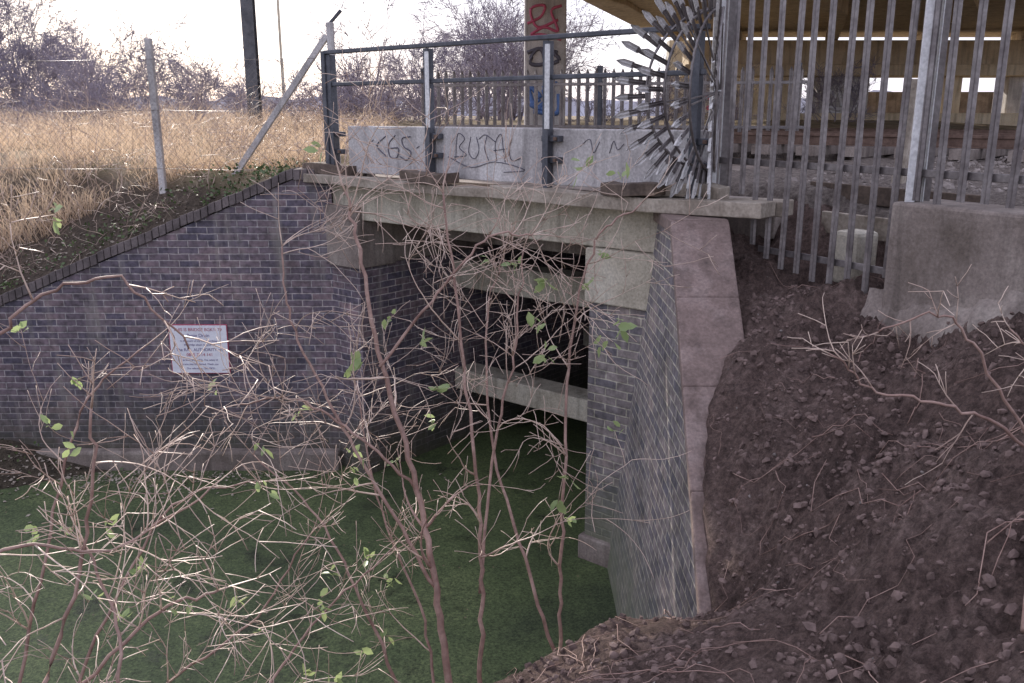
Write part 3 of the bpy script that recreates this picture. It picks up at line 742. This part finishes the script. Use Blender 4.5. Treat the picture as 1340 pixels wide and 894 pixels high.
bm = bmesh.new(); bmesh.ops.create_icosphere(bm, subdivisions=1, radius=1)
iv = [x.co.copy() for x in bm.verts]; iff = [tuple(q.index for q in p.verts) for p in bm.faces]; bm.free()
def scatter(name, n, fn_, size, mat, rng, pw=5):
    v = []; f = []
    for i in range(n):
        x, y = fn_(rng); z = H(x, y)[0]; s = size[0] + (size[1]-size[0])*rng.random()**pw
        o = len(v); rot = Matrix.Rotation(rng.uniform(0, 6.28), 3, rv(rng).normalized()); k = Vector((1, rng.uniform(.6, 1), rng.uniform(.45, .8)))
        for q in iv:
            p = Vector((q.x*k.x, q.y*k.y, q.z*k.z))*s*rng.uniform(.65, 1.25); p = rot @ p
            v.append((x+p.x, y+p.y, z+s*.05+p.z))
        f += [tuple(a+o for a in t) for t in iff]
    return mk(name, v, f, mat)
def soilpos(r):
    while 1:
        x = r.uniform(-.8, 3.4); y = r.uniform(1.9, 6.9); wx = wallX(y, copZ(y))
        fp = (Vector((x, y, 0))-FS).dot(FN)
        if fp > -.05: continue
        if y > 4.05 and x < wx+lin(y, COVY, COVW)+.05: continue
        if noise.noise(Vector((x*1.5, y*1.5, 4))) < -.05 and r.random() < .7: continue
        return x, y
scatter('soil_clods', 11000, soilpos, (.003, .030), M['clod'], random.Random(21), 4)
scatter('ballast_stones', 3200, lambda r: (lambda s, w: (B(s, w, 0).x, B(s, w, 0).y))(r.uniform(.8, 9), r.uniform(1.0, 9)), (.02, .07), M['stone'], random.Random(22))
scatter('pebbles', 200, soilpos, (.004, .015), M['stone'], random.Random(23))

# ---------------------------------------------------------------- foreground saplings
rs = random.Random(42)
def sapling(name, stems, rng, leafp, leafs, nb, L, lvl=2, **kw):
    e = empty(name); tb = Tubes(); tb2 = Tubes(); ends = []
    for cp, r0, r1 in stems: stem(tb, tb2, cp, r0, r1, rng, nb, L, lvl, ends, **kw)
    tb.obj('stems', M['stem'], e); tb2.obj('twigs', M['twig'], e)
    if leafp > 0: leaves('leaves', ends, leafp, leafs, rng, e, M['leaf'], per=(3, 6))
    return e
KW = dict(curv=.085, up=.012, minr=.0023, seg=.04, bendk=.75, nch=(2, 4), fr=(.4, .8))
sapling('bare_sapling', [
 ([(-.30,3.72,-2.72),(-.36,3.8,-2.2),(-.45,3.9,-1.72),(-.61,4.0,-1.14),(-.71,4.1,-.62),(-.78,4.2,-.35)], .019, .006),
 ([(-.16,3.85,-2.85),(-.15,3.95,-2.3),(-.16,4.0,-1.8),(-.25,4.1,-.95),(-.33,4.15,-.35)], .013, .005),
 ([(.27,4.1,-2.95),(.25,4.15,-2.4),(.265,4.2,-1.86),(.29,4.3,-1.15),(.41,4.3,-.6),(.62,4.3,-.42)], .011, .004),
 ([(-.36,3.8,-2.2),(-.62,3.9,-1.75),(-.85,4.0,-1.35),(-1.05,4.1,-.95),(-1.1,4.2,-.6)], .010, .004),
 ([(-.45,3.9,-1.72),(-.75,3.95,-1.45),(-1.05,4.0,-1.3),(-1.3,4.05,-1.35)], .008, .004),
 ([(-.61,4.0,-1.14),(-.35,4.05,-.8),(-.1,4.1,-.55),(.1,4.15,-.55)], .008, .004),
 ([(-.16,3.95,-2.3),(-.1,4.2,-1.7),(.02,4.3,-1.1),(.05,4.4,-.65)], .009, .004),
 ], rs, .025, .07, 9, .6, 2, lo=.25, **KW)
sapling('bare_sapling.001', [
 ([(.3,4.25,-3.1),(.1,4.5,-2.5),(-.1,4.8,-1.9),(-.15,5.0,-1.2),(-.05,5.1,-.8)], .012, .004),
 ([(-.5,4.2,-3.4),(-.8,4.4,-2.7),(-1.1,4.6,-2.2),(-1.5,4.8,-1.9)], .011, .004),
 ([(-.4,4.2,-3.4),(-.5,4.5,-2.8),(-.75,4.7,-2.2),(-.9,4.9,-1.5)], .010, .004),
 ], rs, .03, .065, 7, .6, 2, lo=.2, **KW)
sapling('bare_shrub', [
 ([(-1.75,2.2,-2.3),(-1.5,2.4,-1.9),(-1.15,2.5,-1.55),(-.95,2.6,-1.5)], .009, .004),
 ([(-1.8,2.3,-2.3),(-1.45,2.4,-1.7),(-1.3,2.5,-1.2),(-1.25,2.5,-.85)], .009, .004),
 ([(-1.9,2.3,-1.0),(-1.6,2.45,-.75),(-1.38,2.5,-.52),(-1.15,2.55,-.47),(-.98,2.6,-.68)], .007, .003),
 ([(-1.6,2.1,-2.3),(-1.3,2.3,-1.9),(-1.2,2.4,-1.6),(-1.32,2.5,-1.3)], .009, .004),
 ([(-1.9,2.3,-1.4),(-1.5,2.4,-1.25),(-1.25,2.5,-1.3),(-.95,2.6,-1.15)], .007, .003),
 ], rs, .045, .045, 5, .42, 2, lo=.3, **KW)
sapling('bare_shrub.001', [
 ([(-2.3,3.6,-3.2),(-2.0,3.9,-2.4),(-1.7,4.1,-1.9),(-1.3,4.2,-1.8)], .010, .004),
 ([(-2.5,3.6,-3.2),(-2.3,3.9,-2.2),(-2.1,4.1,-1.4),(-1.8,4.2,-1.1)], .010, .004),
 ([(-1.5,3.2,-3.2),(-1.2,3.6,-2.7),(-.95,3.9,-2.4),(-.6,4.0,-2.1)], .009, .004),
 ([(-1.9,3.4,-3.2),(-1.7,3.7,-2.7),(-1.3,3.9,-2.45),(-1.0,4.0,-2.0)], .009, .004),
 ], rs, .06, .055, 6, .6, 2, lo=.2, **KW)
sapling('bare_shrub.002', [
 ([(2.1,3.2,-1.35),(1.85,3.1,-1.15),(1.55,3.0,-1.0),(1.3,3.0,-.95),(1.12,3.0,-.8)], .008, .003),
 ([(2.1,3.2,-1.35),(1.8,3.2,-.95),(1.6,3.2,-.72),(1.35,3.2,-.78)], .007, .003),
 ([(2.2,3.1,-1.3),(2.0,3.1,-.95),(1.8,3.1,-.75)], .006, .003),
 ], rs, 0, .05, 6, .22, 1, lo=.4, **KW)
tb = Tubes(); rf = random.Random(31)
for i in range(150):
    x, y = soilpos(rf)
    if y > 4.6 and rf.random() < .7: continue
    a = rf.uniform(0, 6.28); L = rf.uniform(.15, .8); pts = []
    for k in range(9):
        xx = x+math.cos(a)*L*k/8; yy_ = y+math.sin(a)*L*k/8; a += rf.gauss(0, .15)
        pts.append(Vector((xx, yy_, max(H(xx, yy_)[0], -9)+.012+.03*rf.random())))
    if abs(pts[0].z-pts[-1].z) > .6: continue
    r0 = rf.uniform(.0012, .0032); tb.add(pts, [r0*(1-.06*k) for k in range(9)], 4)
tb.obj('fallen_twigs', M['stem'])
tb = Tubes(); pts = spline([(1.98,3.05,-1.36),(1.78,2.75,-1.45),(1.6,2.45,-1.56)], 6)
pts = [Vector((p.x, p.y, H(p.x, p.y)[0]+.03)) for p in pts]
tb.add(pts, [.028-.001*i for i in range(len(pts))], 8); tb.obj('fallen_log', M['stem'])

v = []; f = []
for i in range(19):
    for j in range(8):
        x = .92+i*.03; y = 2.06+j*.025-.05*i/18
        v.append((x, y, H(1.15, 2.2)[0]+(x-1.15)*.22+.045+.010*math.sin(i*.9+j)-.02*(abs(j-3.5)/3.5)**2))
for i in range(18):
    for j in range(7): f.append((i*8+j, i*8+j+1, (i+1)*8+j+1, (i+1)*8+j))
o = mk('plastic_sheet', v, f, M['plastic'], smooth=True); s_ = o.modifiers.new('s', 'SOLIDIFY'); s_.thickness = .006

# ---------------------------------------------------------------- light
sd = Vector((-.44, .89, 0)).normalized(); el = math.radians(24)
sv = Vector((sd.x*math.cos(el), sd.y*math.cos(el), math.sin(el)))
L = bpy.data.lights.new('sun', 'SUN'); L.energy = 5; L.angle = math.radians(.6); L.color = (1, .92, .82)
lo = bpy.data.objects.new('sun', L); COL.objects.link(lo); lo.rotation_euler = sv.to_track_quat('Z', 'Y').to_euler(); lo.location = (-8, 20, 15)
w = bpy.data.worlds.new('World'); sc.world = w; w.use_nodes = True; nt = w.node_tree
sky = nt.nodes.new('ShaderNodeTexSky'); sky.sky_type = 'NISHITA'; sky.sun_disc = False
sky.sun_elevation = el; sky.sun_rotation = math.atan2(sd.x, sd.y); sky.dust_density = 1.5; sky.air_density = 1.0
bg = nt.nodes['Background']; bg.inputs[1].default_value = .15
hz = mixc(nt, 0.65, sky.outputs[0], (9.6, 9.5, 11.6))   # thin bright haze layer
nt.links.new(hz, bg.inputs[0])

cam = bpy.data.cameras.new('camera'); cam.sensor_width = 36; cam.lens = 36*1160/1340; cam.clip_end = 4000; cam.clip_start = .05
co = bpy.data.objects.new('camera', cam); COL.objects.link(co); co.location = (0, 0, 0)
co.rotation_euler = (math.radians(90-14.36), 0, 0); sc.camera = co
